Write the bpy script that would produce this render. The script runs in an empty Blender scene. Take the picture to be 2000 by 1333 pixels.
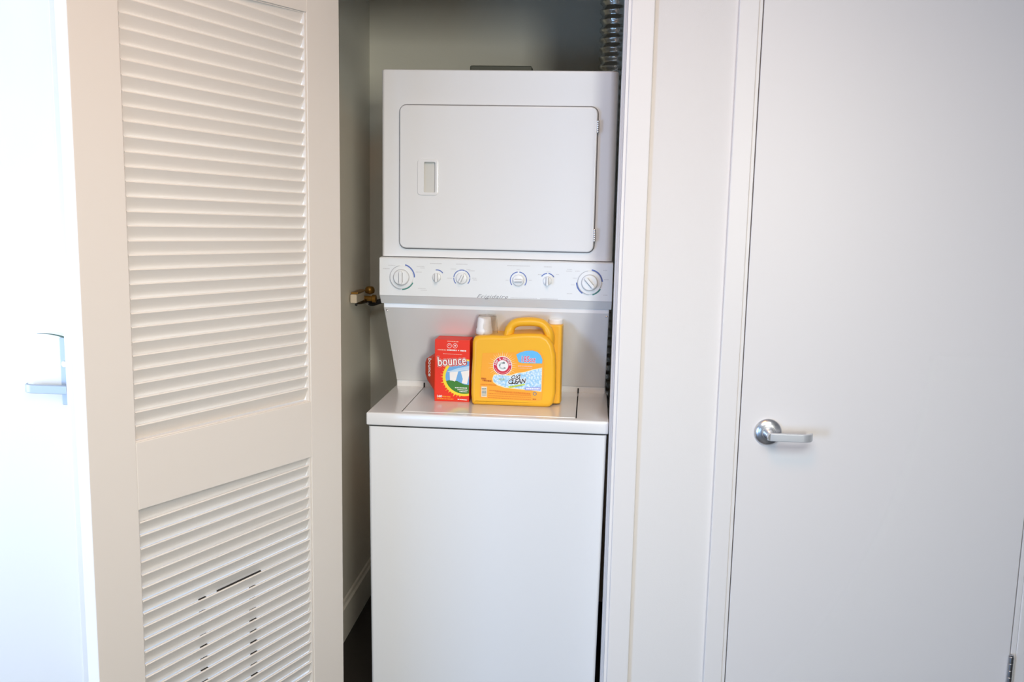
import bpy, bmesh, math, random
from mathutils import Vector, Matrix
random.seed(7)
D = bpy.data
C = bpy.context.scene.collection
S = bpy.context.scene
PI = math.pi
# ------------------------------------------------------------------ camera
cd = D.cameras.new('camera'); cam = D.objects.new('camera', cd); C.objects.link(cam)
r_ = Vector((0.99614, 0.08552*-1, 0)); 
CAMPOS = (0.6222, -2.7351, 1.5542)
yaw, pitch, roll = -0.0827, 0.1483, 0.0201
F = Vector((math.sin(yaw)*math.cos(pitch), math.cos(yaw)*math.cos(pitch), -math.sin(pitch)))
R0 = Vector((math.cos(yaw), -math.sin(yaw), 0)); U0 = R0.cross(F)
RR = math.cos(roll)*R0 + math.sin(roll)*U0
UU = -math.sin(roll)*R0 + math.cos(roll)*U0
M = Matrix(((RR.x, UU.x, -F.x), (RR.y, UU.y, -F.y), (RR.z, UU.z, -F.z))).to_4x4()
M.translation = CAMPOS
cam.matrix_world = M
cd.sensor_width = 36; cd.lens = 36*1811.93/2000; cd.clip_start = 0.02
S.camera = cam
# ------------------------------------------------------------------ world, exposure, lights
S.view_settings.view_transform = 'Standard'; S.view_settings.look = 'None'
S.view_settings.gamma = 1; S.view_settings.use_curve_mapping = False
S.view_settings.exposure = 0.0
w = D.worlds.new('world'); S.world = w; w.use_nodes = True
w.node_tree.nodes['Background'].inputs[0].default_value = (0.75, 0.85, 1, 1)
w.node_tree.nodes['Background'].inputs[1].default_value = 0.3
def area(name, loc, target, sx, sy, power, col, spread=180):
    l = D.lights.new(name, 'AREA'); l.shape = 'RECTANGLE'; l.size = sx; l.size_y = sy
    l.energy = power; l.color = col; l.spread = math.radians(spread)
    o = D.objects.new(name, l); C.objects.link(o); o.location = loc
    o.rotation_euler = (Vector(target)-Vector(loc)).to_track_quat('-Z', 'Y').to_euler()
    return o
area('window_light_rear', (2.35, -6.2, 1.75), (-0.1, 0.0, 1.2), 0.8, 1.1, 7.6, (1.000, 1.000, 0.898), 40)
area('window_light_left', (-2.9, -1.15, 1.3), (0, -1.15, 1.3), 1.5, 2.0, 74.0, (0.838, 0.919, 1.000))
area('cool_fill_side', (-2.9, -3.6, 0.70), (0.6, -1.0, 0.70), 1.4, 1.3, 132.0, (0.382, 0.600, 1.000))  # added blue fill from the left, no known window, cools the lower walls
area('cool_fill_low', (-1.6, -6.0, 0.5), (0.0, -1.0, 0.6), 1.4, 0.9, 27.5, (0.364, 0.636, 1.000))  # low fill light added at left rear for the cool tint near the floor
area('ceiling_lamp_light', (0.9, -2.9, 2.62), (0.9, -2.9, 0), 1.8, 1.5, 78.0, (0.980, 1.000, 0.980))
area('hall_lamp_light', (0.6, -1.6, 2.66), (0.6, -1.6, 0), 0.5, 0.5, 11.0, (1.000, 0.409, 0.091))

# ------------------------------------------------------------------ materials
def mat(name, col, rough=0.5, metal=0.0, coat=0.0, bump=0.0, bscale=200, trans=0.0, var=0.0, alpha=1.0, spec=0.5, ior=1.45):
    m = D.materials.new(name); m.use_nodes = True
    nt = m.node_tree; b = nt.nodes['Principled BSDF']
    b.inputs['Base Color'].default_value = (*col, 1)
    b.inputs['Roughness'].default_value = rough
    b.inputs['Metallic'].default_value = metal
    b.inputs['Coat Weight'].default_value = coat
    b.inputs['Coat Roughness'].default_value = 0.08
    b.inputs['Transmission Weight'].default_value = trans
    b.inputs['Alpha'].default_value = alpha
    b.inputs['Specular IOR Level'].default_value = spec
    b.inputs['IOR'].default_value = ior
    if bump or var:
        tc = nt.nodes.new('ShaderNodeTexCoord')
        n = nt.nodes.new('ShaderNodeTexNoise'); n.inputs['Scale'].default_value = bscale; n.inputs['Detail'].default_value = 4
        nt.links.new(tc.outputs['Object'], n.inputs['Vector'])
        if bump:
            bp = nt.nodes.new('ShaderNodeBump'); bp.inputs['Strength'].default_value = bump; bp.inputs['Distance'].default_value = 0.002
            nt.links.new(n.outputs['Fac'], bp.inputs['Height']); nt.links.new(bp.outputs['Normal'], b.inputs['Normal'])
        if var:
            mx = nt.nodes.new('ShaderNodeMix'); mx.data_type = 'RGBA'
            mx.inputs['A'].default_value = (*[c*(1-var) for c in col], 1); mx.inputs['B'].default_value = (*[min(1, c*(1+var)) for c in col], 1)
            nt.links.new(n.outputs['Fac'], mx.inputs['Factor']); nt.links.new(mx.outputs['Result'], b.inputs['Base Color'])
    return m
PAINT = mat('white_wall_paint', (0.80, 0.78, 0.755), 0.6, bump=0.12, bscale=400)
ROOMP = mat('room_wall_paint', (0.30, 0.29, 0.28), 0.7, bump=0.12, bscale=400)  # unseen walls greyed on purpose to weaken bounce light
TRIM = mat('semigloss_trim_paint', (0.82, 0.80, 0.78), 0.35, bump=0.03, bscale=60)
DOORP = mat('door_paint', (0.80, 0.78, 0.765), 0.38, bump=0.05, bscale=90)
LOUV = mat('louvre_paint', (0.82, 0.775, 0.725), 0.42, bump=0.05, bscale=120)
CLOS = mat('closet_wall_paint', (0.80, 0.77, 0.68), 0.7, bump=0.12, bscale=300, var=0.03)
CEIL = mat('ceiling_paint', (0.45, 0.44, 0.42), 0.8, bump=0.1)  # ceiling darkened from white too, so less light bounces down
ENAMEL = mat('white_enamel', (0.80, 0.81, 0.82), 0.24, coat=0.6)
PLASW = mat('panel_white_plastic', (0.80, 0.83, 0.85), 0.35)
GREYP = mat('grey_gap', (0.16, 0.16, 0.17), 0.6)
DARKG = mat('dark_gap', (0.02, 0.02, 0.02), 0.8)
POCK = mat('pocket_grey_plastic', (0.62, 0.62, 0.59), 0.4)
CHROME = mat('satin_chrome', (0.74, 0.75, 0.78), 0.26, metal=0.9)
SATIN = mat('satin_lever_metal', (0.66, 0.69, 0.73), 0.42, metal=0.55)
PLATE = mat('pale_satin_metal', (0.42, 0.47, 0.56), 0.5, metal=0.4)
STEEL = mat('brushed_steel', (0.50, 0.51, 0.53), 0.35, metal=1.0)
BRASS = mat('aged_brass', (0.45, 0.24, 0.05), 0.35, metal=0.8)
CREAM = mat('cream_plastic', (0.72, 0.63, 0.50), 0.5)
RUBBER = mat('dark_hose_rubber', (0.035, 0.033, 0.035), 0.6)
FOIL = mat('aluminium_foil', (0.68, 0.68, 0.65), 0.24, metal=1.0, bump=1.0, bscale=70)
YEL = mat('orange_yellow_plastic', (0.90, 0.47, 0.025), 0.33)
RED = mat('red_carton', (0.83, 0.035, 0.012), 0.45)
REDD = mat('dark_red_carton', (0.62, 0.045, 0.012), 0.5)
WHT = mat('white_print', (0.86, 0.86, 0.86), 0.5)
WCAP = mat('white_cap_plastic', (0.88, 0.88, 0.90), 0.4)
INK = {}
def ink(name, col):
    if name not in INK: INK[name] = mat(name+'_print', col, 0.5)
    return INK[name]
CUP = mat('clear_beige_plastic', (0.97, 0.94, 0.90), 0.10, trans=0.95, ior=1.08)
# dark plank floor
FLOOR = mat('dark_floor', (0.018, 0.016, 0.015), 0.4, bump=0.1, bscale=40, var=0.3)

# ------------------------------------------------------------------ helpers
def link(name, me, m, parent=None, loc=(0,0,0), rz=0, smooth=False):
    o = D.objects.new(name, me); C.objects.link(o); o.location = loc; o.rotation_euler = (0,0,rz)
    if m and not me.materials: me.materials.append(m)
    if smooth:
        for p in me.polygons: p.use_smooth = True
    if parent: o.parent = parent
    return o
def obj(name, bm, m, parent=None, loc=(0,0,0), rz=0, smooth=False, wn=False):
    bmesh.ops.recalc_face_normals(bm, faces=bm.faces)
    me = D.meshes.new(name); bm.to_mesh(me); bm.free()
    o = link(name, me, m, parent, loc, rz, smooth)
    if wn:
        me.set_sharp_from_angle(angle=math.radians(35)) if smooth else None
        for p in me.polygons: p.use_smooth = True
        o.modifiers.new('wn', 'WEIGHTED_NORMAL').keep_sharp = True
    return o
def empty(name, loc=(0,0,0), rz=0):
    o = D.objects.new(name, None); C.objects.link(o); o.location = loc; o.rotation_euler = (0,0,rz)
    o.empty_display_size = 0.05
    return o
def tag(o, label=None, cat=None, group=None, kind=None):
    if label: o['label'] = label
    if cat: o['category'] = cat
    if group: o['group'] = group
    if kind: o['kind'] = kind
    return o
def box(bm, x0, x1, y0, y1, z0, z1, bev=0, seg=2):
    t = bmesh.new()
    bmesh.ops.create_cube(t, size=1)
    for v in t.verts:
        v.co = Vector(((x0+x1)/2+v.co.x*(x1-x0), (y0+y1)/2+v.co.y*(y1-y0), (z0+z1)/2+v.co.z*(z1-z0)))
    if bev: bmesh.ops.bevel(t, geom=t.edges[:], offset=bev, segments=seg, affect='EDGES', profile=0.5)
    me = D.meshes.new('t'); t.to_mesh(me); t.free(); bm.from_mesh(me); D.meshes.remove(me)
    return bm
def bx(*a, **k):
    bm = bmesh.new(); box(bm, *a, **k); return bm
def prism(pts, axis, a0, a1, bev=0, seg=3, bm=None):
    """pts = 2-D outline; axis 'y': pts are (x,z) swept a0..a1 in y; axis 'x': pts are (y,z)."""
    t = bmesh.new()
    def mk(p, a):
        return (p[0], a, p[1]) if axis == 'y' else ((a, p[0], p[1]) if axis == 'x' else (p[0], p[1], a))
    v0 = [t.verts.new(mk(p, a0)) for p in pts]; v1 = [t.verts.new(mk(p, a1)) for p in pts]
    n = len(pts)
    f0 = t.faces.new(v0); f1 = t.faces.new(v1[::-1])
    for i in range(n): t.faces.new((v0[i], v1[i], v1[(i+1)%n], v0[(i+1)%n]))
    bmesh.ops.recalc_face_normals(t, faces=t.faces)
    if bev:
        es = list({e for e in t.edges if (f0 in e.link_faces or f1 in e.link_faces)})
        bmesh.ops.bevel(t, geom=es, offset=bev, segments=seg, affect='EDGES', profile=0.5)
    if bm is None: return t
    me = D.meshes.new('t'); t.to_mesh(me); t.free(); bm.from_mesh(me); D.meshes.remove(me)
    return bm
def rrect(x0, x1, z0, z1, r, n=5):
    out = []
    for cx, cz, a in ((x1-r, z1-r, 0), (x0+r, z1-r, 90), (x0+r, z0+r, 180), (x1-r, z0+r, 270)):
        for i in range(n+1):
            t = math.radians(a+90*i/n); out.append((cx+r*math.cos(t), cz+r*math.sin(t)))
    return out
def lathe(prof, cx, cy, cz, axis='z', n=32, bm=None, closed=True):
    """prof = [(r, h)...] revolved about axis through (cx,cy,cz); for axis 'y' h runs towards -y."""
    t = bm or bmesh.new(); rings = []
    for r, h in prof:
        ring = []
        for i in range(n):
            a = 2*PI*i/n; c, s = r*math.cos(a), r*math.sin(a)
            co = (cx+c, cy+s, cz+h) if axis == 'z' else ((cx+c, cy-h, cz+s) if axis == 'y' else (cx+h, cy+c, cz+s))
            ring.append(t.verts.new(co))
        rings.append(ring)
    for a, b in zip(rings, rings[1:]):
        for i in range(n): t.faces.new((a[i], a[(i+1)%n], b[(i+1)%n], b[i]))
    if closed:
        t.faces.new(rings[0]); t.faces.new(rings[-1][::-1])
    return t
def tube(path, rad, n=14, bm=None, sy=1.0):
    t = bm or bmesh.new(); P = [Vector(p) for p in path]; rings = []
    for i, p in enumerate(P):
        d = (P[min(i+1, len(P)-1)]-P[max(i-1, 0)]).normalized()
        up = Vector((0, 1, 0)) if abs(d.y) < 0.9 else Vector((0, 0, 1))
        a = up.cross(d).normalized(); b = d.cross(a)
        r = rad[i] if isinstance(rad, (list, tuple)) else rad
        rings.append([t.verts.new(p+a*r*math.cos(2*PI*k/n)+b*r*sy*math.sin(2*PI*k/n)) for k in range(n)])
    for a, b in zip(rings, rings[1:]):
        for i in range(n): t.faces.new((a[i], a[(i+1)%n], b[(i+1)%n], b[i]))
    t.faces.new(rings[0]); t.faces.new(rings[-1][::-1])
    return t
def smoothpath(pts, k=6):
    P = [Vector(p) for p in pts]; out = []
    for i in range(len(P)-1):
        p0, p1, p2, p3 = P[max(i-1,0)], P[i], P[i+1], P[min(i+2, len(P)-1)]
        for j in range(k):
            t = j/k
            out.append(0.5*((2*p1)+(-p0+p2)*t+(2*p0-5*p1+4*p2-p3)*t*t+(-p0+3*p1-3*p2+p3)*t**3))
    out.append(P[-1]); return out
def flat(pts, y, bm=None, nx=None):
    t = bm or bmesh.new()
    t.faces.new([t.verts.new((p[0], y, p[1])) for p in pts]); return t
def disc(cx, cz, r, a0=0, a1=360, n=40):
    return [(cx+r*math.cos(math.radians(a0+(a1-a0)*i/n)), cz+r*math.sin(math.radians(a0+(a1-a0)*i/n))) for i in range(n if a1-a0 == 360 else n+1)]
def arc(bm, cx, cz, r0, r1, a0, a1, y, n=24):
    for i in range(n):
        p = [math.radians(a0+(a1-a0)*(i+k)/n) for k in (0, 1)]
        flat([(cx+r0*math.cos(p[0]), cz+r0*math.sin(p[0])), (cx+r1*math.cos(p[0]), cz+r1*math.sin(p[0])),
              (cx+r1*math.cos(p[1]), cz+r1*math.sin(p[1])), (cx+r0*math.cos(p[1]), cz+r0*math.sin(p[1]))], y, bm)
    return bm
def facing(bm):
    for f in bm.faces:
        f.normal_update()
        if f.normal.y > 0: f.normal_flip()
    me = D.meshes.new('print'); bm.to_mesh(me); bm.free(); return me
def pr(name, bm, m, parent=None):      # flat print facing -y
    me = facing(bm); return link(name, me, m, parent)
def text(name, s, size, x, z, y, m, parent=None, rot=0.0, bold=0.0, shear=0.0, sx=1.0, align='LEFT', ex=0.0, spacing=1.0, rz=0.0):
    cu = D.curves.new(name, 'FONT'); cu.body = s; cu.size = size; cu.offset = bold; cu.shear = shear
    cu.align_x = align; cu.extrude = ex; cu.space_character = spacing; cu.resolution_u = 3
    to = D.objects.new(name, cu); C.objects.link(to)
    dg = bpy.context.evaluated_depsgraph_get(); dg.update()
    me = D.meshes.new_from_object(to.evaluated_get(dg)); D.objects.remove(to); D.curves.remove(cu)
    me.transform(Matrix.Diagonal((sx, 1, 1, 1)))
    me.transform(Matrix.Rotation(rot, 4, 'Z'))
    me.transform(Matrix.Rotation(PI/2, 4, 'X'))
    me.transform(Matrix.Rotation(rz, 4, 'Z'))
    me.transform(Matrix.Translation((x, y, z)))
    me.name = name; me.materials.clear()
    return link(name, me, m, parent)
def boolean(me_bm, cut_bms):
    """difference of bmesh with cutters, returns mesh"""
    bmesh.ops.recalc_face_normals(me_bm, faces=me_bm.faces)
    a = D.meshes.new('a'); me_bm.to_mesh(a); me_bm.free(); ao = D.objects.new('a', a); C.objects.link(ao)
    tmp = []
    for cb in cut_bms:
        bmesh.ops.recalc_face_normals(cb, faces=cb.faces)
        b = D.meshes.new('b'); cb.to_mesh(b); cb.free(); bo = D.objects.new('b', b); C.objects.link(bo); tmp.append((bo, b))
        md = ao.modifiers.new('x', 'BOOLEAN'); md.object = bo; md.operation = 'DIFFERENCE'; md.solver = 'EXACT'
    dg = bpy.context.evaluated_depsgraph_get(); dg.update()
    me = D.meshes.new_from_object(ao.evaluated_get(dg))
    D.objects.remove(ao); D.meshes.remove(a)
    for bo, b in tmp: D.objects.remove(bo); D.meshes.remove(b)
    return me
def struct(name, bm, m, label, cat, parent=None):
    o = obj(name, bm, m, parent)
    if not parent: tag(o, label, cat, kind='structure')
    return o

# ------------------------------------------------------------------ room shell
ZC = 2.72
YW = -0.248      # face of the front wall
YC = -0.260      # face of its casings
JX0, JX1 = -0.112, 0.697     # closet opening
DX0, DX1 = 1.0365, 1.7915    # right door leaf
LX0, LX1 = -1.62, -0.86      # left door leaf
ZH = 2.135
struct('floor', bx(-3.1, 4.6, -7.6, 0.86, -0.06, 0.0), FLOOR, 'near-black floor seen between louvred door and washer', 'floor')
struct('ceiling', bx(-3.1, 4.6, -7.6, YW, ZC, ZC+0.08), CEIL, 'flat ceiling above the doors, out of view, greyed to cut bounce light', 'ceiling')
b = bmesh.new()
for x0, x1, z0 in ((-3.0, LX0-0.02, 0), (LX0-0.02, LX1+0.02, ZH+0.02), (LX1+0.02, JX0-0.015, 0), (JX0-0.015, JX1+0.015, ZH+0.02), (JX1+0.015, DX0-0.012, 0), (DX0-0.012, DX1+0.012, ZH+0.02), (DX1+0.012, 4.5, 0)):
    box(b, x0, x1, YW, -0.13, z0, ZC)
struct('wall_front', b, PAINT, 'white wall with the laundry closet opening and two flat doors', 'wall')
struct('wall_left', bx(-3.1, -3.0, -7.6, -0.13, 0, ZC), ROOMP, 'side wall of the room far left, greyed to cut bounce light', 'wall')
struct('wall_right', bx(4.5, 4.6, -7.6, -0.13, 0, ZC), ROOMP, 'side wall of the room far right, greyed to cut bounce light', 'wall')
struct('wall_rear', bx(-3.0, 4.5, -7.6, -7.5, 0, ZC), ROOMP, 'wall of the room behind the viewpoint, greyed to cut bounce light', 'wall')
struct('wall_closet_left', bx(-0.30, -0.218, -0.13, 0.86, 0, 2.5), CLOS, 'shaded left inner wall of the laundry closet with water valve', 'wall')
struct('wall_closet_back', bx(-0.218, 0.84, 0.76, 0.86, 0, 2.5), CLOS, 'dim olive-grey back wall of laundry closet above the dryer', 'wall')
struct('wall_closet_right', bx(0.84, 0.92, -0.13, 0.86, 0, 2.5), CLOS, 'dark right inner wall of laundry closet beside foil duct', 'wall')
struct('wall_room_behind', bx(-3.1, 4.6, 0.95, 1.0, 0, ZC), PAINT, 'plain wall closing the space behind the closet', 'wall')
struct('ceiling_closet', bx(-0.30, 0.92, -0.13, 0.86, 2.5, 2.56), CEIL, 'ceiling of the laundry closet', 'ceiling')
bb = prism([(-0.218, 0), (-0.205, 0), (-0.205, 0.118), (-0.211, 0.124), (-0.213, 0.136), (-0.218, 0.14)], 'y', -0.13, 0.76)
struct('baseboard_closet_left', bb, CLOS, 'painted baseboard along the left inner closet wall', 'baseboard')
# jambs and stops of the closet opening, casings (each its own trim)
b = bmesh.new()
box(b, JX1, JX1+0.015, YW-0.004, -0.125, 0, ZH, bev=0.001)
box(b, JX1-0.0085, JX1, -0.208, -0.145, 0, ZH, bev=0.0015)
box(b, JX1-0.003, JX1, -0.232, -0.222, 0, ZH, bev=0.001)
struct('trim_1', b, TRIM, 'white stepped jamb at the right side of the laundry closet', 'trim')
b = bmesh.new()
box(b, JX0-0.015, JX0, YW-0.004, -0.125, 0, ZH, bev=0.001)
box(b, JX0, JX0+0.009, -0.20, -0.145, 0, ZH, bev=0.0015)
struct('trim_2', b, TRIM, 'white jamb on the hinge side of the louvred door', 'trim')
def casing(name, x0, x1, label, z1=ZH+0.07):
    struct(name, bx(x0, x1, YC, YW, 0, z1, bev=0.0028, seg=3), TRIM, label, 'trim')
casing('trim_3', JX1+0.0085, 0.765, 'white flat casing between the closet opening and the narrow wall strip')
casing('trim_4', 0.9755, DX0-0.011, 'white flat casing left of the right-hand door')
casing('trim_5', DX1+0.016, DX1+0.078, 'grey-white casing at the hinge side of the right-hand door')
casing('trim_6', JX0-0.068, JX0-0.0085, 'white casing hidden behind the open louvred door')
casing('trim_7', LX1+0.012, LX1+0.07, 'white casing of the left door hidden by the louvred door')
def head(name, x0, x1, label):
    struct(name, bx(x0, x1, YC, YW, ZH+0.008, ZH+0.07, bev=0.0028), TRIM, label, 'trim')
head('trim_8', JX0-0.0085, JX1+0.0085, 'white head casing over the laundry closet')
head('trim_9', DX0-0.011, DX1+0.016, 'white head casing over the right-hand door')
# frames of the two flat doors
b = bmesh.new()
box(b, DX0-0.012, DX0-0.0025, YW-0.009, -0.13, 0, ZH+0.012, bev=0.001)
box(b, DX1+0.0025, DX1+0.0155, YW-0.0095, -0.13, 0, ZH+0.012, bev=0.001)
box(b, DX0-0.0025, DX1+0.0025, YW-0.009, -0.13, ZH+0.003, ZH+0.012)
box(b, DX0-0.0025, DX0+0.010, -0.21, -0.13, 0, ZH)
struct('trim_10', b, TRIM, 'white door frame edge showing as a thin line around right-hand door', 'trim')
b = bmesh.new()
box(b, LX0-0.02, LX0-0.003, YW-0.004, -0.13, 0, ZH+0.02); box(b, LX1+0.003, LX1+0.012, YW-0.004, -0.13, 0, ZH+0.02)
box(b, LX0-0.003, LX1+0.003, YW-0.004, -0.13, ZH+0.003, ZH+0.02)
struct('trim_11', b, TRIM, 'white frame of the overexposed left-hand door', 'trim')

# ------------------------------------------------------------------ right door
d3 = tag(empty('door_3', (DX0, YC+0.002, 0.012)), 'plain flush off-white door on the right with round-rose lever handle', 'door', kind='structure')
W3 = DX1-DX0
obj('door_leaf', bx(0, W3, 0, 0.040, 0, ZH-0.012, bev=0.0015), DOORP, d3)
hx, hz = 1.1105-DX0, 0.9585-0.012
hd = empty('door_handle', (hx, 0, hz)); hd.parent = d3
obj('rose', lathe([(0.0365, 0), (0.0365, 0.004), (0.034, 0.0075), (0.029, 0.0105), (0.024, 0.0125), (0.018, 0.0135), (0.0165, 0.016)], 0, 0, 0, 'y', 40), CHROME, hd, smooth=True, wn=True)
obj('neck', lathe([(0.0165, 0.012), (0.013, 0.020), (0.0115, 0.035), (0.0115, 0.056), (0.010, 0.060)], 0, 0, 0, 'y', 28), CHROME, hd, smooth=True, wn=True)
lv = [(-0.010, -0.0515), (-0.004, -0.060), (0.010, -0.0625), (0.078, -0.0625), (0.094, -0.060), (0.104, -0.052), (0.109, -0.040), (0.1045, -0.037), (0.098, -0.046), (0.090, -0.051), (0.076, -0.0525), (0.008, -0.051), (0.0, -0.047)]
b = prism(lv, 'z', -0.0105, 0.0105, bev=0.002, seg=3)
obj('lever', b, SATIN, hd, smooth=True, wn=True)
obj('screw', lathe([(0.0042, 0.009), (0.0042, 0.0118), (0.0026, 0.0122), (0.002, 0.0105)], -0.0215, 0, 0.001, 'y', 14), STEEL, hd)
for z in (0.265, 1.05, 1.86):
    b = bmesh.new()
    for k in range(5):
        lathe([(0.0062, k*0.0198), (0.0068, k*0.0198+0.001), (0.0068, k*0.0198+0.0185), (0.0062, k*0.0198+0.0193)], W3+0.001, -0.0075, z-0.012, 'z', 16, b)
    lathe([(0.0045, 0.099), (0.006, 0.101), (0.006, 0.1025), (0.003, 0.104)], W3+0.001, -0.0075, z-0.012, 'z', 16, b)
    obj('hinge', b, STEEL, d3, smooth=True, wn=True)

# ------------------------------------------------------------------ left door, blown out by the daylight
YL = -0.150
d1 = tag(empty('door_1', (LX0, YL, 0.012)), 'sunlit white flush door at far left with slim lever plate', 'door', kind='structure')
obj('door_leaf', bx(0, LX1-LX0, 0, 0.04, 0, ZH-0.012, bev=0.0015), DOORP, d1)
px = -0.9150-LX0
h1 = empty('door_handle', (px, 0, 0.985-0.012)); h1.parent = d1
obj('back_plate', prism(rrect(-0.013, 0.030, -0.052, 0.150, 0.003), 'y', -0.009, 0.0, bev=0.0015), PLATE, h1)
obj('lock_cylinder', lathe([(0.010, 0.009), (0.010, 0.016), (0.008, 0.018)], 0.004, 0, 0.072, 'y', 24), CHROME, h1, smooth=True, wn=True)
b = lathe([(0.013, 0.008), (0.013, 0.030), (0.011, 0.034)], 0.006, 0, 0, 'y', 24)
obj('hub', b, PLATE, h1, smooth=True, wn=True)
b = prism([(0.024, -0.048), (0.024, -0.034), (0.006, -0.034), (-0.088, -0.034), (-0.104, -0.030), (-0.110, -0.018), (-0.115, -0.021), (-0.109, -0.036), (-0.098, -0.045), (-0.084, -0.048)], 'z', -0.0125, 0.0125, bev=0.002)
obj('lever', b, PLATE, h1, smooth=True, wn=True)
pth = smoothpath([(0.010, -0.012, 0.150), (-0.012, -0.016, 0.157), (-0.040, -0.018, 0.161), (-0.074, -0.018, 0.161)], 5)  # tapering green-grey curve running left from the top of the plate
o = obj('curved_sliver', tube(pth, [0.0028*(1-i/len(pth)*0.85) for i in range(len(pth))], 8), mat('green_grey_sliver', (0.10, 0.16, 0.12), 0.5), h1)
tag(o, 'thin curved green-grey sliver above the plate')

# ------------------------------------------------------------------ open louvred door
PHI = 0.47264
H = (-0.0576, -0.2472)
WL = 0.7735; TH = 0.040; Z0 = 0.012; ZTOP = 2.125
rz = math.atan2(-math.cos(PHI), -math.sin(PHI))
d2 = tag(empty('door_2', (H[0], H[1], 0), rz), 'cream louvred door swung open beside the laundry closet', 'door', kind='structure')
SX0, SX1 = 0.119, 0.659      # louvre field
UP0, UP1 = 1.0160, 2.0187
LO0, LO1 = 0.150, 0.8624
def part(name, x0, x1, z0, z1, bev=0.0015):
    return obj(name, bx(x0, x1, -TH, 0, z0, z1, bev=bev), LOUV, d2)
part('stile', 0, SX0, Z0, ZTOP); part('stile', SX1, WL, Z0, ZTOP)
part('top_rail', SX0, SX1, UP1, ZTOP); part('lock_rail', SX0, SX1, LO1, UP0); part('bottom_rail', SX0, SX1, Z0, LO0)
# thin sight beads around each field, set back from the face
for z0, z1 in ((UP0, UP1), (LO0, LO1)):
    b = bmesh.new()
    box(b, SX0, SX0+0.006, -0.012, -0.003, z0, z1, bev=0.001); box(b, SX1-0.003, SX1, -0.012, -0.004, z0, z1, bev=0.001)
    box(b, SX0, SX1, -0.012, -0.004, z1-0.003, z1, bev=0.001); box(b, SX0, SX1, -0.012, -0.004, z0, z0+0.003, bev=0.001)
    obj('bead', b, LOUV, d2)
SL_L = SX1-SX0-0.010
def slat_mesh(segs, name):
    """segs = [(x0,x1,length)]; slat hangs from its near top edge, slopes down and away"""
    b = bmesh.new(); t = 0.0050
    ang = math.radians(64)
    dv = Vector((-math.cos(ang), -math.sin(ang))); nv = Vector((dv.y, -dv.x))     # (y,z)
    for x0, x1, L in segs:
        prof = [(0, 0), (L, 0), (L+0.0015, t*0.5), (L, t), (0, t), (-0.0015, t*0.5)]
        pts = [(dv.x*a + nv.x*c, dv.y*a + nv.y*c) for a, c in prof]
        prism(pts, 'x', x0, x1, bm=b)
    bmesh.ops.remove_doubles(b, verts=b.verts, dist=1e-6)
    bmesh.ops.recalc_face_normals(b, faces=b.faces)
    me = D.meshes.new(name); b.to_mesh(me); b.free(); me.materials.append(LOUV); return me
LF = 0.0365
X0 = SX0+0.005
full = slat_mesh([(X0, X0+SL_L, LF)], 'slat')
n1, n2 = 0.328, 0.4865
P = 0.0312
def put_slat(me, zr, zl_):
    """zr / zl_ = height of the near top edge at the hinge side and at the free side"""
    sl = (zl_-zr)/0.531
    o = D.objects.new('slat', me); C.objects.link(o); o.parent = d2
    o.location = (0, -0.0045, zr-0.124*sl); o.rotation_euler = (math.radians(random.gauss(0, 1.0)), -math.atan(sl), 0)
    return o
for k in range(33):
    e = random.gauss(0, 0.0005)
    put_slat(full, 1.0529+0.03016*k+e, 1.0507+0.0312*k+e)
SLITS = {9: [(0.300, 0.441, 0.0042), (n2-0.010, n2+0.010, 0.0034)], 10: [(n1-0.010, n1+0.010, 0.002), (n2-0.009, n2+0.009, 0.0010)], 11: [(n1-0.010, n1+0.010, 0.0008)],
         12: [(n1-0.011, n1+0.011, 0.0014), (n2-0.009, n2+0.009, 0.0010)], 13: [(n1-0.010, n1+0.012, 0.0026), (n2-0.010, n2+0.010, 0.0028)], 14: [(n1-0.010, n1+0.011, 0.0022), (n2-0.010, n2+0.010, 0.0018)],
         15: [(n1-0.010, n1+0.011, 0.0030), (n2-0.010, n2+0.010, 0.0030)], 16: [(n1-0.010, n1+0.011, 0.0028), (n2-0.010, n2+0.010, 0.0022)], 17: [(n1-0.010, n1+0.011, 0.0016), (n2-0.010, n2+0.010, 0.0030)], 18: [(n1-0.010, n1+0.011, 0.0028), (n2-0.010, n2+0.010, 0.0030)]}
for k in range(24):
    zr, zl_ = 0.8687-0.02985*k, 0.8602-0.0308*k
    sc = 1.0
    o = put_slat(full, zr, zl_)
    for x0, x1, h in SLITS.get(k, []):
        b = bx(x0, x1, -0.0085, -0.0035, 0.0002, h)  # solid black bar imitates the dark of an open gap
        tag(obj('dark_slit_bar', b, DARKG, o), 'narrow black bar standing in for a dark gap between two slats')
# hinges
for z in (0.22, 1.07, 1.90):
    b = bmesh.new()
    for k in range(5):
        lathe([(0.0062, k*0.0178), (0.0062, k*0.0178+0.0168)], 0.0, -TH-0.004, z, 'z', 12, b)
    obj('hinge', b, STEEL, d2)

# ------------------------------------------------------------------ stacked washer and dryer
wd = tag(empty('laundry_centre', (0, 0, 0)), 'white stacked washer and dryer unit standing in the closet', 'washer dryer')
AW = 0.686
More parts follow.
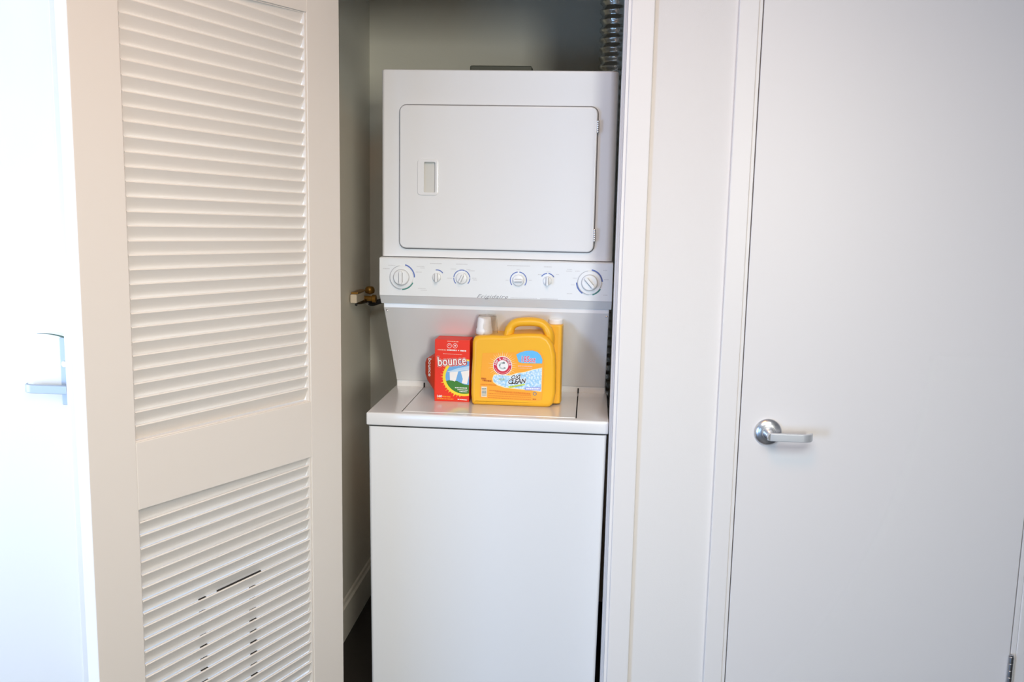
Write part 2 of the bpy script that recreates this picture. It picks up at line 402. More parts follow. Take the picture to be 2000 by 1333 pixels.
# washer cabinet: sheet-metal body, front draws back slightly towards the floor
b = bmesh.new()
X0c, X1c = 0.004, 0.6825
v = [b.verts.new(c) for c in ((X0c+0.004, -0.175, 0.02), (X1c-0.010, -0.175, 0.02), (X1c-0.006, 0.58, 0.02), (X0c+0.004, 0.58, 0.02),
                              (X0c, -0.192, 0.9135), (X1c, -0.192, 0.9135), (X1c, 0.58, 0.9135), (X0c, 0.58, 0.9135))]
for f in ((0,3,2,1), (4,5,6,7), (0,1,5,4), (1,2,6,5), (2,3,7,6), (3,0,4,7)): b.faces.new([v[i] for i in f])
bmesh.ops.bevel(b, geom=[e for e in b.edges if abs(e.verts[0].co.z-e.verts[1].co.z) > 0.1 and e.verts[0].co.y < 0], offset=0.010, segments=4, affect='EDGES', profile=0.5)
obj('washer_cabinet', b, ENAMEL, wd, smooth=True, wn=True)
for x in (0.05, 0.63):
    for y in (-0.12, 0.52):
        obj('foot', lathe([(0.018, 0), (0.018, 0.008), (0.008, 0.01), (0.008, 0.03)], x, y, 0, 'z', 16), RUBBER, wd)
# washer top with a pocket for the lid
ZT = 0.9544
LX, LXR, LYF, LYB = 0.0975, 0.5940, -0.1650, 0.196
top = boolean(bx(-0.0015, AW+0.001, -0.195, 0.58, 0.9172, ZT, bev=0.0045, seg=3),
              [bx(LX-0.0030, LXR+0.0030, LYF-0.0022, LYB+0.001, ZT-0.013, ZT+0.03)])
o = link('washer_top', top, ENAMEL, wd); top.set_sharp_from_angle(angle=math.radians(30))
b = bx(LX-0.0030, LXR+0.0030, LYF-0.0022, LYB, ZT-0.0128, ZT-0.0122)  # black sheet on the pocket floor, gap shade put into its colour
tag(obj('lid_gap_shade', b, DARKG, wd), 'black sheet painting the shade in the gap around the washer lid')
ZL = ZT+0.0012
obj('washer_lid', bx(LX, LXR, LYF, LYB-0.001, ZT-0.0105, ZL, bev=0.002), ENAMEL, wd)
obj('seam', bx(0.006, AW-0.008, -0.186, 0.5, 0.9130, 0.9178), DARKG, wd)
# sloping splash panel with a short upright foot
prof = [(0.58, ZT), (0.197, ZT), (0.197, 0.9735), (0.1915, 0.9765), (0.004, 1.2345), (0.004, 1.2620), (0.58, 1.2620)]
obj('splash_panel', prism(prof, 'x', 0.0045, AW-0.0045, bev=0.003, seg=2), ENAMEL, wd)
for x in (0.0145, AW-0.0125):
    yy, zz = 0.0105, 1.2255
    b = lathe([(0.0035, 0), (0.0035, 0.0015), (0.002, 0.0022)], 0, 0, 0, 'y', 14)
    o = obj('screw', b, STEEL, wd, loc=(x, yy, zz)); o.rotation_euler = (math.radians(-36), 0, 0)
for x in (LX-0.0015, LXR+0.0015):  # small dark block carrying each lid gap up against the splash panel
    obj('lid_notch', bx(x-0.0022, x+0.0022, 0.1925, 0.1968, ZT-0.002, ZT+0.014, bev=0.001), DARKG, wd)
# control panel
YP = -0.024
prof = [(0.10, 1.3868), (-0.004, 1.3868), (YP+0.003, 1.3858), (YP, 1.3830), (YP, 1.2740), (YP+0.003, 1.2712), (0.000, 1.2472), (0.10, 1.2472)]
cp = obj('control_panel', prism(prof, 'x', -0.002, AW+0.002, bev=0.002, seg=2), PLASW, wd)
def P2(u, v):       # photograph's scale on the panel, to metres
    return (0.0678+0.001506*1.004*(u-784)+0.00008*(v-541)-0.0011, 1.3309+0.0000406*(u-784)-0.001506*(v-541)-0.0022+0.0)
yi = YP-0.0004
BLUE = ink('blue', (0.13, 0.20, 0.50)); GREEN = ink('green', (0.06, 0.26, 0.22)); GREY = ink('grey', (0.46, 0.47, 0.50)); LGREY = ink('pale_grey', (0.62, 0.63, 0.65))
pp = 0.00152
def knob(u, v, r, ang, big, arcs, grip_w, grip_l):
    cx, cz = P2(u, v)
    k = obj('knob', lathe(([(r, 0), (r, 0.004), (r*0.97, 0.0052), (r*0.70, 0.0060), (r*0.66, 0.0066), (r*0.66, 0.013), (r*0.60, 0.0152), (r*0.2, 0.0160)] if big else
                           [(r, 0), (r, 0.006), (r*0.93, 0.0085), (r*0.5, 0.0105), (r*0.1, 0.0110)]), cx, YP, cz, 'y', 40), PLASW, wd, smooth=True, wn=True)
    g = prism(rrect(-grip_w/2, grip_w/2, -grip_l/2, grip_l/2, grip_w*0.45), 'y', -0.026 if big else -0.020, -0.006, bev=0.0012)
    bmesh.ops.rotate(g, verts=g.verts, cent=(0, 0, 0), matrix=Matrix.Rotation(-math.radians(ang), 3, 'Y'))
    bmesh.ops.translate(g, verts=g.verts, vec=(cx, YP, cz))
    obj('grip', g, PLASW, k)
    if big:
        b = bmesh.new(); arc(b, cx, cz, r*0.64, r*0.70, 0, 360, YP-0.0068, 40); pr('ring', b, GREY, k)
        b = bmesh.new(); arc(b, cx, cz, r*0.97, r*1.02, 100, 270, YP-0.0056, 30); pr('ring', b, GREY, k)
    for (m, r0, r1, a0, a1) in arcs:
        b = bmesh.new(); arc(b, cx, cz, r0*pp, r1*pp, a0, a1, yi); pr('dial_arc', b, m, cp)
    # two thin grey bars beside the grip, shade painted as colour
    for s in (-1, 1):
        b = bx(s*(grip_w/2+0.0012)-0.0007, s*(grip_w/2+0.0012)+0.0007, -0.0166 if big else -0.0114, -0.0158 if big else -0.0106, -grip_l*0.36, grip_l*0.36)
        bmesh.ops.rotate(b, verts=b.verts, cent=(0, 0, 0), matrix=Matrix.Rotation(-math.radians(ang), 3, 'Y'))
        bmesh.ops.translate(b, verts=b.verts, vec=(cx, YP, cz))
        obj('grip_shade', b, GREY, k)
knob(783.5, 541, 0.0345, 0, True, [(BLUE, 23.6, 26.2, 0, 75), (GREEN, 23.0, 25.2, 272, 335)], 0.0085, 0.038)
knob(853, 541, 0.0125, 0, False, [(BLUE, 13, 15, 35, 100)], 0.007, 0.027)
knob(902, 543, 0.0165, -25, False, [(BLUE, 14.8, 16.6, 70, 110), (BLUE, 14.8, 16.6, 113, 175), (BLUE, 14.8, 16.6, 5, 67), (BLUE, 14.8, 16.6, 180, 222), (BLUE, 14.8, 16.6, -42, 0)], 0.0055, 0.027)
knob(1012.5, 547, 0.0165, 92, False, [(BLUE, 14.8, 16.6, -38, 84), (BLUE, 14.8, 16.6, 96, 218)], 0.006, 0.027)
knob(1069, 548, 0.0125, 0, False, [(BLUE, 13, 15, 30, 84), (BLUE, 13, 15, 94, 145)], 0.006, 0.027)
knob(1150, 551.5, 0.0345, 42, True, [(BLUE, 23, 25.6, 5, 82), (BLUE, 23.6, 26, 182, 238), (GREEN, 23.2, 25.4, 285, 330)], 0.0085, 0.038)
def marks(lines, name='lettering'):
    b = bmesh.new()
    for u, v, wd_, h in lines:      # small unreadable print: short dashes of uneven length
        x, z = P2(u, v); x1, _ = P2(u+wd_, v); q = x
        while q < x1:
            l = random.uniform(0.0016, 0.0034); flat([(q, z-h*pp/2), (min(q+l, x1), z-h*pp/2), (min(q+l, x1), z+h*pp/2), (q, z+h*pp/2)], yi, b); q += l+0.0009
    return tag(pr(name, b, LGREY, cp), kind='stuff')
marks([(841, 514, 23, 1.6), (892, 515.5, 22, 1.6), (992, 518.5, 44, 1.6), (1063, 521, 15, 1.6), (747, 524, 13, 1.4), (758, 517.5, 14, 1.2), (814, 520, 15, 1.3), (821, 523, 9, 1.3),
       (812, 531, 12, 1.3), (815, 563, 15, 1.3), (820, 566.5, 12, 1.3), (881, 525, 11, 1.3), (873, 543, 10, 1.3), (912, 526, 8, 1.3), (916, 528.5, 12, 1.3), (922, 543, 9, 1.3), (924, 546.5, 8, 1.3),
       (1010, 526.5, 6, 1.3), (988, 547, 5, 1.3), (1033, 547, 6, 1.3), (1051, 536, 7, 1.3), (1086, 536, 6, 1.3), (1067, 531, 8, 1.2), (1108, 526, 9, 1.3), (1106, 529.5, 11, 1.3), (1123, 529.5, 9, 1.3),
       (1118, 543, 8, 1.2), (1114, 556, 8, 1.2), (1177, 528, 7, 1.3), (1178, 546, 9, 1.3), (1176, 576, 8, 1.3), (1106, 573, 10, 1.3), (996, 581.5, 52, 1.5), (1054, 583, 34, 1.5)])
x, z = P2(929, 582.5)
text('lettering', 'Frigidaire', 0.0155, x, z+0.0012, yi, ink('dark_grey', (0.26, 0.27, 0.30)), cp, shear=0.45, sx=1.38, spacing=1.12)
x, z = P2(1003, 571)
# dryer cabinet
b = bx(0, AW, 0.0, 0.585, 1.3888, 1.930)
bmesh.ops.bevel(b, geom=[e for e in b.edges if e.verts[0].co.y < 0.01 and e.verts[1].co.y < 0.01 and abs(e.verts[0].co.z-e.verts[1].co.z) > 0.1 and e.verts[0].co.x > 0.3], offset=0.024, segments=8, affect='EDGES', profile=0.5)
bmesh.ops.bevel(b, geom=[e for e in b.edges if e.verts[0].co.y < 0.01 and e.verts[1].co.y < 0.01 and abs(e.verts[0].co.z-e.verts[1].co.z) > 0.1 and e.verts[0].co.x < 0.3], offset=0.010, segments=5, affect='EDGES', profile=0.5)
bmesh.ops.bevel(b, geom=[e for e in b.edges if e.verts[0].co.z > 1.92 and e.verts[1].co.z > 1.92], offset=0.005, segments=3, affect='EDGES', profile=0.5)
obj('dryer_cabinet', b, ENAMEL, wd, smooth=True, wn=True)
EX0, EX1, EZ0, EZ1 = 0.0527, 0.6320, 1.4118, 1.8312
tag(obj('door_gap', prism(rrect(EX0, EX1, EZ0, EZ1, 0.022), 'y', -0.0010, 0.001), GREYP, wd), 'thin dark outline around the dryer door')
b = prism(rrect(EX0+0.0030, EX1-0.0030, EZ0+0.0030, EZ1-0.0030, 0.019), 'y', -0.0135, -0.0008, bev=0.0042, seg=4)
me = boolean(b, [prism(rrect(0.1275, 0.1640, 1.5770, 1.6680, 0.004), 'y', -0.03, -0.0040)])
me.set_sharp_from_angle(angle=math.radians(28)); 
for p in me.polygons: p.use_smooth = True
dd = link('dryer_door', me, ENAMEL, wd); dd.modifiers.new('wn', 'WEIGHTED_NORMAL').keep_sharp = True
# pull: raised bezel ring with the recessed pocket
ou = rrect(0.1095, 0.1715, 1.5700, 1.6740, 0.010); inn = rrect(0.1290, 0.1625, 1.5785, 1.6665, 0.004)
me = boolean(prism(ou, 'y', -0.0165, -0.0125, bev=0.0018, seg=3), [prism(inn, 'y', -0.03, -0.01)])
tag(link('door_pull', me, ENAMEL, dd), 'raised white bezel around the finger pocket')
o = obj('pull_pocket', prism(rrect(0.1280, 0.1635, 1.5775, 1.6675, 0.004), 'y', -0.0050, -0.0043), POCK, dd); tag(o, 'grey recessed finger pocket')
for z0, z1 in ((1.7560, 1.7910), (1.4455, 1.4825)):
    b = bmesh.new(); n = 6; s = (z1-z0)/n
    for k in range(n):
        lathe([(0.0033, k*s), (0.0042, k*s+0.001), (0.0042, (k+1)*s-0.001), (0.0033, (k+1)*s)], EX1-0.0015, -0.0105, z0, 'z', 14, b)
    tag(obj('hinge', b, CHROME, dd, smooth=True), 'small knurled chrome hinge')

# ------------------------------------------------------------------ flat thing on top of the dryer
t = obj('tray', bx(0.2450, 0.4300, 0.10, 0.26, 1.930, 1.9565, bev=0.004), mat('dark_green_grey_plastic', (0.06, 0.07, 0.055), 0.6))
tag(t, 'flat dark green-grey tray lying on top of the dryer', 'tray')

# ------------------------------------------------------------------ foil duct
n = 34; prof = []; zb, zt = 0.75, 2.5
N = 220
for i in range(N+1):
    h = (zt-zb)*i/N; prof.append((0.0545+(0.0045 if i % 4 in (1, 2) else -0.0035)+random.uniform(-0.0008, 0.0008), h))
b = lathe(prof, 0.686, 0.686, zb, 'z', 30)
for vtx in b.verts:
    vtx.co += Vector((random.uniform(-1, 1), random.uniform(-1, 1), random.uniform(-1, 1)))*0.0012
o = obj('duct', b, FOIL, smooth=True); tag(o, 'ribbed silver foil dryer duct rising behind the right of the dryer', 'duct')

# ------------------------------------------------------------------ water valve and hose
wv = tag(empty('water_valve', (-0.218, 0.600, 1.195)), 'brass water valve with cream lever on the left closet wall', 'valve')
b = lathe([(0.020, 0), (0.020, 0.004), (0.012, 0.006), (0.0095, 0.02), (0.0095, 0.045), (0.014, 0.047), (0.014, 0.060), (0.006, 0.062)], 0, 0, 0, 'x', 20)
obj('body', b, BRASS, wv, smooth=True, wn=True)
b = lathe([(0.004, -0.012), (0.0165, -0.006), (0.0185, 0.001), (0.017, 0.010), (0.012, 0.017), (0.004, 0.019)], 0.030, 0.030, 0.024, 'z', 20)
obj('knob', b, BRASS, wv, smooth=True, wn=True)
b = bx(0.006, 0.030, -0.165, -0.052, -0.001, 0.030, bev=0.004)
tag(obj('lever', b, CREAM, wv), 'cream plastic lever')
b = bx(0.006, 0.030, -0.150, -0.030, 0.031, 0.036, bev=0.001); obj('lever_plate', b, BRASS, wv)
b = tube([(0.014, -0.075, -0.005), (0.018, -0.04, -0.008), (0.018, 0.01, -0.010)], 0.009, 12); obj('outlet', b, mat('dark_bronze', (0.06, 0.035, 0.012), 0.4, metal=0.6), wv, smooth=True)
b = tube(smoothpath([(0.012, 0.015, -0.004), (0.020, 0.03, -0.018), (0.028, 0.035, -0.026)]), 0.008, 12); tag(obj('coupling', b, CHROME, wv, smooth=True), 'chrome hose coupling')
b = tube([(0.0, -0.07, -0.014), (0.008, -0.068, -0.016)], 0.006, 8); obj('wall_anchor', b, RUBBER, wv)
pth = smoothpath([(-0.194, 0.630, 1.176), (-0.180, 0.640, 1.172), (-0.155, 0.650, 1.180), (-0.10, 0.660, 1.192), (-0.03, 0.668, 1.186), (0.05, 0.672, 1.10), (0.10, 0.672, 0.95)], 6)
tag(obj('hose', tube(pth, 0.0095, 14), RUBBER, smooth=True), 'dark hose from wall valve running behind the dryer', 'hose')

# ------------------------------------------------------------------ dryer sheet carton
BX0, BX1, BY, BZ, BH = 0.1650, 0.2705, -0.0150, ZL, 0.1885
cb = tag(empty('dryer_sheet_box', (BX0, BY, BZ)), 'red carton of dryer sheets on washer lid, left of yellow jug', 'box')
BW = BX1-BX0; BD = 0.078
obj('carton', bx(0, BW, 0, BD, 0, BH, bev=0.0012), RED, cb)
# bulging torn side flap
b = bmesh.new(); rows = [(0.012, 0.0), (0.030, 0.010), (0.055, 0.030), (0.075, 0.036), (0.110, 0.036), (0.122, 0.032), (0.135, 0.012), (0.142, 0.0)]
cols = [(0.001, 0.0), (0.016, 0.45), (0.034, 0.85), (0.046, 1.0), (0.060, 0.8), (BD-0.002, 0.0)]
g = [[b.verts.new((-0.0006-bl*cw, y, z)) for y, cw in cols] for z, bl in rows]
for i in range(len(rows)-1):
    for j in range(len(cols)-1): b.faces.new((g[i][j], g[i][j+1], g[i+1][j+1], g[i+1][j]))
fl = obj('side_flap', b, REDD, cb); fl.modifiers.new('s', 'SOLIDIFY').thickness = 0.0008
tag(fl, 'bulging orange-red side flap')
def B2(u, v):       # zoomed print coordinates -> box front
    return ((u-185)/685*BW, (1275-v)/1160*BH)
Lr = [0]
def lay(pts, m, name='print', conv=B2, par=None, y0=0.0):
    Lr[0] += 1
    b = bmesh.new(); flat([conv(*p) for p in pts], y0-0.0003-0.00002*Lr[0], b)
    return pr(name, b, m, par)
def clipcircle(cx, cy, r, xmax, n=60):
    pts = []
    for i in range(n):
        a = 2*PI*i/n; x = cx+r*math.cos(a); y = cy+r*math.sin(a)
        pts.append((min(x, xmax), y))
    out = []
    for p in pts:
        if not out or abs(out[-1][0]-p[0])+abs(out[-1][1]-p[1]) > 1: out.append(p)
    # drop colinear duplicates on the clipped side
    res = []
    for i, p in enumerate(out):
        a, c = out[i-1], out[(i+1) % len(out)]
        if p[0] >= xmax and a[0] >= xmax and c[0] >= xmax: continue
        res.append(p)
    return res
YELP = ink('yellow', (0.92, 0.72, 0.04)); ORG = ink('orange', (0.92, 0.33, 0.02)); SKY = ink('sky_blue', (0.16, 0.42, 0.80)); LSKY = ink('pale_blue', (0.45, 0.68, 0.92))
HILL = ink('hill_green', (0.05, 0.22, 0.03)); DRED = ink('crimson', (0.55, 0.01, 0.03)); NAVY = ink('navy', (0.05, 0.03, 0.12)); PINK = ink('pink', (0.90, 0.55, 0.45))
xm = 866
def ell(cx, cy, rx, ry, n=70):
    out = []
    for i in range(n):
        a = 2*PI*i/n; x = cx+rx*math.cos(a); y = cy+ry*math.sin(a)
        if x <= xm: out.append((a, x, y))
    a0 = math.acos((xm-cx)/rx)
    pts = [(xm, cy+ry*math.sin(a0))]+[(x, y) for a, x, y in out if a > a0 and a < 2*PI-a0]+[(xm, cy-ry*math.sin(a0))]
    return pts
for i in range(15):      # small sun rays along the lower left of the yellow ring
    a = math.radians(100+i*8.0); cx, cy = 760, 815
    p = lambda r, da: (cx+415*r*math.cos(a+da), cy+357*r*math.sin(a+da))
    lay([p(0.98, -0.035), p(1.06+(i % 3)*0.04, 0), p(0.98, 0.035)], ORG if i % 2 else YELP, 'sun_ray', par=cb)
lay(ell(760, 815, 415, 350), YELP, 'sun_ring', par=cb)
sky = ell(770, 808, 370, 312)
lay(sky, SKY, 'sky', par=cb)
lay([(480, 700), (640, 640), (866, 590), (866, 650), (700, 690), (560, 730)], LSKY, 'cloud', par=cb)
hill = [q for q in sky if q[1] > 885 and q[0] < xm]
lay([(866, sky[0][1])]+hill+[(425, 885), (480, 872), (560, 872), (640, 885), (700, 915), (780, 945), (866, 950)], HILL, 'hill', par=cb)
lay([(480, 720), (650, 705), (605, 868), (585, 895), (545, 880), (490, 875)], WHT, 'towel', par=cb)
lay([(700, 705), (866, 668), (866, 760), (825, 935), (722, 920), (742, 840)], WHT, 'towel', par=cb)
lay([(440, 712), (866, 655), (866, 663), (440, 720)], WHT, 'clothes_line', par=cb)
def ty(): Lr[0] += 1; return -0.0003-0.00002*Lr[0]
def btext(s, u, v, h, m, rot=0.0, sx=1.0, bold=0.0, sh=0.0, name='lettering', sp=1.0):
    x, z = B2(u, v); return text(name, s, h/1160*BH*1.38, x, z, ty(), m, cb, rot=rot, sx=sx, bold=bold, shear=sh, spacing=sp)
# bounce wordmark: crimson halo then white letters
x, z = B2(246, 612)
sz = 0.0395
text('wordmark_outline', 'bounce', sz, x, z, ty(), PINK, cb, rot=0.09, bold=0.0036, sx=0.735, spacing=1.02)
text('wordmark_outline', 'bounce', sz, x, z, ty(), DRED, cb, rot=0.09, bold=0.0028, sx=0.735, spacing=1.02)
text('wordmark', 'bounce', sz, x, z, ty(), WHT, cb, rot=0.09, bold=0.0005, sx=0.735, spacing=1.02)
for u in (470, 583):
    b = bmesh.new(); cx, cz = B2(u, 225); arc(b, cx, cz, 0.0062, 0.0072, 0, 360, ty(), 24); pr('badge', b, WHT, cb)
b = bmesh.new(); cx, cz = B2(470, 225); arc(b, cx, cz, 0.0022, 0.0034, 20, 200, ty(), 12); pr('badge_mark', b, WHT, cb)
lay([(562, 212), (604, 212), (583, 250)], WHT, 'badge_mark', par=cb)
def dashes(conv, lines, m, par, y0=0.0, name='lettering', step=26, gap=7):
    b = bmesh.new(); Lr[0] += 1; y = y0-0.0003-0.00002*Lr[0]
    for u0, u1, v0, v1, h in lines:
        u = u0
        while u < u1:
            l = min(random.uniform(0.4, 1.3)*step, u1-u); f = lambda q: v0+(v1-v0)*(q-u0)/(u1-u0)
            flat([conv(u, f(u)), conv(u+l, f(u+l)), conv(u+l, f(u+l)+h), conv(u, f(u)+h)], y, b); u += l+gap
    return tag(pr(name, b, m, par), kind='stuff')
dashes(B2, [(245, 410, 298, 300, 16)], PINK, cb); dashes(B2, [(430, 620, 293, 296, 26), (640, 660, 298, 298, 20), (680, 805, 298, 300, 26)], WHT, cb)
dashes(B2, [(430, 650, 135, 140, 14), (350, 720, 372, 382, 9)], PINK, cb)
dashes(B2, [(590, 830, 1000, 1000, 20), (640, 840, 1036, 1040, 18), (680, 830, 1070, 1072, 18)], WHT, cb)
btext('160', 228, 1200, 44, WHT, bold=0.0004, sx=1.1)
dashes(B2, [(345, 500, 1170, 1175, 26), (235, 560, 1215, 1220, 20)], ORG, cb); dashes(B2, [(645, 830, 1218, 1225, 18)], WHT, cb)
# lettering running down the bulging flap
cu = text('lettering', 'bounce', 0.020, 0, 0, 0, WHT, None, bold=0.0004, sx=0.95)
cu.data.transform(Matrix.Rotation(PI/2, 4, 'Y')); cu.data.transform(Matrix.Rotation(-0.70, 4, 'Z'))
cu.parent = cb; cu.location = (-0.0225, 0.0195, 0.128)

# ------------------------------------------------------------------ detergent jug
JY = -0.052; JZ = ZL
jg = tag(empty('detergent_jug', (0.2785, JY, JZ)), 'large orange-yellow detergent jug with clear dosing cap beside the red carton', 'jug')
def J2(u, v):       # photograph scale -> local jug front
    return (0.2815+0.001517*(u-922)+0.0000208*(v-660)-0.2785, 1.1578+0.0000546*(u-922)-0.001542*(v-660)-0.9556+0.0005)
ol = [(925, 793), (921, 788), (919.5, 770), (920, 735), (922, 700), (922.5, 668), (926, 660), (934, 657), (960, 656), (985, 657), (1005, 654), (1030, 653), (1056, 654), (1070, 661), (1079, 674), (1084, 695), (1085.5, 725), (1085, 770), (1081, 789), (1074, 795.5), (1066, 797.5), (1040, 798), (960, 795.5)]
pts = [J2(*p) for p in ol]; pts = [(x, max(z, 0.0)) for x, z in pts]
b = prism(pts[::-1], 'y', 0.0, 0.130, bev=0.013, seg=5)
jb = obj('body', b, YEL, jg, smooth=True, wn=True)
# raised rolls: spout column at the right rear
cxx = J2(1085, 700)[0]
b = prism([(cxx-0.034, 0.050), (cxx-0.030, 0.042), (cxx+0.004, 0.040), (cxx+0.013, 0.044), (cxx+0.0165, 0.052), (cxx+0.018, 0.075), (cxx+0.015, 0.100), (cxx+0.006, 0.108), (cxx-0.03, 0.110)], 'z', 0.004, 0.2420, bev=0.004, seg=3)
obj('spout_column', b, YEL, jg, smooth=True, wn=True)
b = lathe([(0.0205, 0), (0.0215, 0.002), (0.0215, 0.0125), (0.0195, 0.0150)], cxx-0.0055, 0.073, 0.2422, 'z', 32)
tag(obj('spout_cap', b, WCAP, jg, smooth=True, wn=True), 'white screw cap')
hp = [(993, 668), (994, 652), (1000, 638), (1010, 632), (1026, 630.5), (1045, 631), (1060, 635), (1070, 646), (1074, 662), (1072, 684)]
hy = [0.040, 0.032, 0.030, 0.030, 0.030, 0.030, 0.030, 0.030, 0.032, 0.045]
hp3 = smoothpath([(J2(*p)[0]-0.003, y, J2(*p)[1]-0.003) for p, y in zip(hp, hy)], 4)
n_ = len(hp3)
obj('handle', tube(hp3, [0.0165 if i < 4 else (0.0150 if i < 7 else (0.0132 if i < n_-9 else 0.0145)) for i in range(n_)], 18, sy=1.3), YEL, jg, smooth=True)
# dosing cap and inner spout
kx, kz = J2(947, 657)
b = lathe([(0.0350, 0), (0.0350, 0.004), (0.0335, 0.010), (0.0285, 0.056), (0.0265, 0.0590), (0.004, 0.0595), (0.004, 0.0575), (0.0255, 0.0570), (0.027, 0.054), (0.0322, 0.006)], kx, 0.055, kz-0.003, 'z', 40, closed=False)
tag(obj('dosing_cap', b, CUP, jg, smooth=True, wn=True), 'clear dosing cup cap')
b = lathe([(0.025, 0), (0.024, 0.014), (0.022, 0.018), (0.0195, 0.046), (0.017, 0.051)], kx-0.007, 0.046, kz, 'z', 28)
tag(obj('inner_spout', b, WCAP, jg, smooth=True), 'white pouring spout inside the clear cap')
# front label, sitting just proud of the body
Y0 = 0.0
def Z2(u, v): return J2(910+u/10.256, 670+v/10.256)
def zl(pts, m, name='print'): return lay(pts, m, name, conv=Z2, par=jg)
LAB = ink('label_orange', (0.93, 0.40, 0.03))
zl([(335, 205), (980, 195), (1130, 160), (1250, 140), (1380, 142), (1480, 180), (1540, 260), (1560, 360), (1555, 700), (1525, 1140), (1450, 1165), (300, 1105), (275, 1060), (290, 800)], LAB, 'front_label')
CRM = ink('cream', (0.95, 0.80, 0.45))
for i in range(36):
    a = 2*PI*i/36; cx, cy = 738, 452; f = lambda r, da: (cx+r*math.cos(a+da), cy+r*math.sin(a+da))
    L = 300 if i % 2 else 262
    zl([f(180, -0.03), f(L, 0), f(180, 0.03)], CRM, 'sun_ray')
zl([(1010, 235), (1080, 195), (1200, 160), (1330, 155), (1430, 185), (1495, 250), (1530, 330), (1525, 412), (1130, 402), (1060, 385)], ink('cyan', (0.13, 0.50, 0.86)), 'blue_panel')
# blue wave with speckle
wave = [(545, 700), (575, 645), (640, 640), (900, 660), (1010, 615), (1180, 590), (1330, 545), (1520, 505), (1510, 965), (1300, 935), (1000, 905), (800, 885), (640, 830), (560, 770)]
zl([(p[0]+(8 if p[0] > 1000 else -14), p[1]+(-14 if p[1] < 700 else 14)) for p in wave], CRM, 'wave_border')
SPK = D.materials.new('speckled_blue_print'); SPK.use_nodes = True; nt = SPK.node_tree
nz = nt.nodes.new('ShaderNodeTexVoronoi'); nz.inputs['Scale'].default_value = 170; tc = nt.nodes.new('ShaderNodeTexCoord'); nt.links.new(tc.outputs['Object'], nz.inputs['Vector'])
cr = nt.nodes.new('ShaderNodeValToRGB'); cr.color_ramp.elements[0].color = (0.80, 0.90, 0.95, 1); cr.color_ramp.elements[1].color = (0.30, 0.58, 0.82, 1); cr.color_ramp.elements[0].position = 0.1; cr.color_ramp.elements[1].position = 0.75
nt.links.new(nz.outputs['Distance'], cr.inputs[0]); nt.links.new(cr.outputs[0], nt.nodes['Principled BSDF'].inputs['Base Color'])
zl(wave, SPK, 'blue_wave')
# round emblem
cx, cz = Z2(738, 455); k = 0.001517/10.256
def ring(r0, r1, a0, a1, m, name='emblem'):
    b = bmesh.new(); arc(b, cx, cz, r0*k, r1*k, a0, a1, ty(), 40); return pr(name, b, m, jg)
def dsk(r, m, name='emblem'):
    b = bmesh.new(); flat(disc(cx, cz, r*k), ty(), b); return pr(name, b, m, jg)
EMR = ink('emblem_red', (0.62, 0.02, 0.06))
dsk(190, WHT); dsk(178, EMR); dsk(112, WHT); ring(150, 158, 200, 340, PINK)
s = 'ARM & HAMMER'
for i, ch in enumerate(s):
    if ch == ' ': continue
    a = math.radians(172-i*(164/(len(s)-1))); r = 122*k
    tx = cx+r*math.cos(a); tz = cz+r*math.sin(a)
    text('lettering', ch, 0.0098, tx, tz, ty(), WHT, jg, rot=a-PI/2, align='CENTER', bold=0.0001, sx=0.8)
# arm swinging a hammer
DKG = ink('arm_grey', (0.20, 0.24, 0.26)); LTG = ink('arm_pale', (0.52, 0.58, 0.58))
b = bmesh.new(); arc(b, cx, cz-0.0002, 44*k, 74*k, 95, 300, ty(), 24); pr('emblem_arm', b, LTG, jg)
b = bmesh.new(); flat([(cx+p[0]*k, cz+p[1]*k) for p in ((-10, 60), (28, 84), (48, 60), (38, 36), (18, 44), (6, 30))], ty(), b); pr('emblem_hammer', b, DKG, jg)
b = bmesh.new(); flat([(cx+p[0]*k, cz+p[1]*k) for p in ((24, -30), (58, -34), (62, -56), (30, -60))], ty(), b); pr('emblem_cuff', b, DKG, jg)
b = bmesh.new(); flat([(cx+p[0]*k, cz+p[1]*k) for p in ((-78, 18), (-44, 30), (-40, 10), (-66, -14))], ty(), b); pr('emblem_arm', b, DKG, jg)
def jt(s, u, v, h, m, rot=0.0, sx=1.0, bold=0.0, sh=0.0, sp=1.0, name='lettering'):
    x, z = Z2(u, v); return text(name, s, h*k*1.38, x, z, ty(), m, jg, rot=rot, sx=sx, bold=bold, shear=sh, spacing=sp)
jt('185oz', 1095, 380, 122, WHT, bold=0.0011, sx=0.72, rot=0.0)
jt('185oz', 1095, 380, 122, ink('size_red', (0.75, 0.06, 0.16)), bold=0.0003, sx=0.72)
BLK = ink('black', (0.015, 0.015, 0.02))
jt('OXI', 905, 722, 78, WHT, bold=0.0016, sx=0.95, rot=0.08, sh=0.3); jt('CLEAN', 845, 820, 92, WHT, bold=0.0018, sx=0.88, rot=0.10, sh=0.3)
jt('OXI', 905, 722, 78, BLK, bold=0.0003, sx=0.95, rot=0.08, sh=0.3); jt('CLEAN', 845, 820, 92, BLK, bold=0.0004, sx=0.88, rot=0.10, sh=0.3)
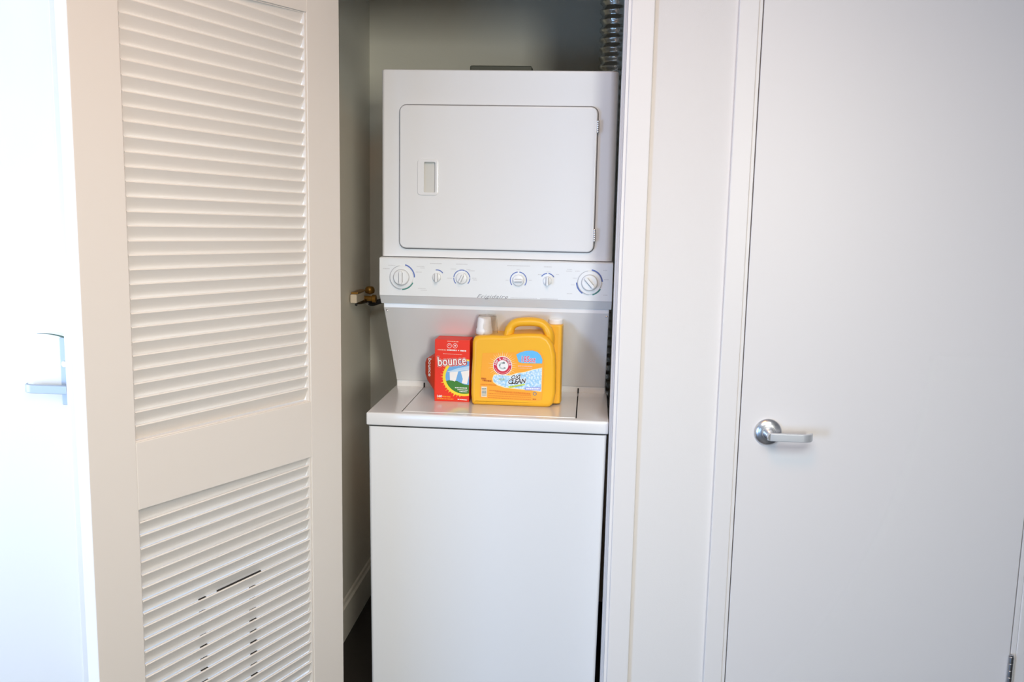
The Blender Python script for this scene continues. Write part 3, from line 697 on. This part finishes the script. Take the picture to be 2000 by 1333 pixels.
LIME = ink('lime', (0.62, 0.75, 0.08))
zl([(850, 868), (1185, 815), (1185, 840), (880, 905)], LIME, 'lime_band'); jt('PLUS', 668, 745, 34, ink('olive', (0.42, 0.5, 0.08)), bold=0.0002, sx=1.1, rot=0.1)
jt('STAIN FIGHTERS', 890, 893, 24, ink('dark_olive', (0.10, 0.16, 0.04)), rot=0.16, sx=1.0)
BRN = ink('brown', (0.48, 0.11, 0.01)); BR2 = ink('light_brown', (0.78, 0.24, 0.02))
dashes(Z2, [(315, 410, 692, 700, 34), (340, 515, 735, 748, 28)], BRN, jg, step=34)
dashes(Z2, [(300, 620, 815, 835, 20)], BR2, jg)
dashes(Z2, [(470, 1300, 938, 1000, 17), (460, 1310, 998, 1045, 15), (455, 1310, 1045, 1085, 13), (450, 1310, 1085, 1128, 14), (600, 1300, 970, 1022, 12)], BR2, jg)
dashes(Z2, [(1050, 1330, 452, 462, 18), (1060, 1330, 498, 505, 8)], PINK, jg)
zl([(315, 870), (428, 873), (425, 1080), (312, 1076)], ink('bar_panel', (0.80, 0.68, 0.50)), 'bar_panel')
dashes(Z2, [(325, 412, 905+q*26, 906+q*26, 14) for q in range(6)], ink('steel_blue', (0.15, 0.25, 0.30)), jg, step=60, gap=3)
zl([(1180, 885), (1500, 880), (1500, 950), (1190, 945)], ink('lilac', (0.35, 0.38, 0.75)), 'lilac_band')
dashes(Z2, [(1215, 1480, 900, 902, 26)], WHT, jg)
b = bmesh.new(); q = Z2(1385, 1015); arc(b, q[0], q[1], 26*k, 38*k, 0, 360, ty(), 20); pr('badge', b, ink('steel_blue', (0.15, 0.25, 0.30)), jg)
dashes(Z2, [(1345, 1415, 1112, 1116, 20)], BRN, jg)
# small soft ribs pressed in the jug shoulder
b = tube(smoothpath([(J2(*p)[0], 0.004, J2(*p)[1]) for p in ((940, 683), (965, 684), (1000, 679), (1040, 676), (1065, 682), (1077, 705))], 4), 0.0050, 10, sy=0.6)
obj('shoulder_ridge', b, YEL, jg, smooth=True)
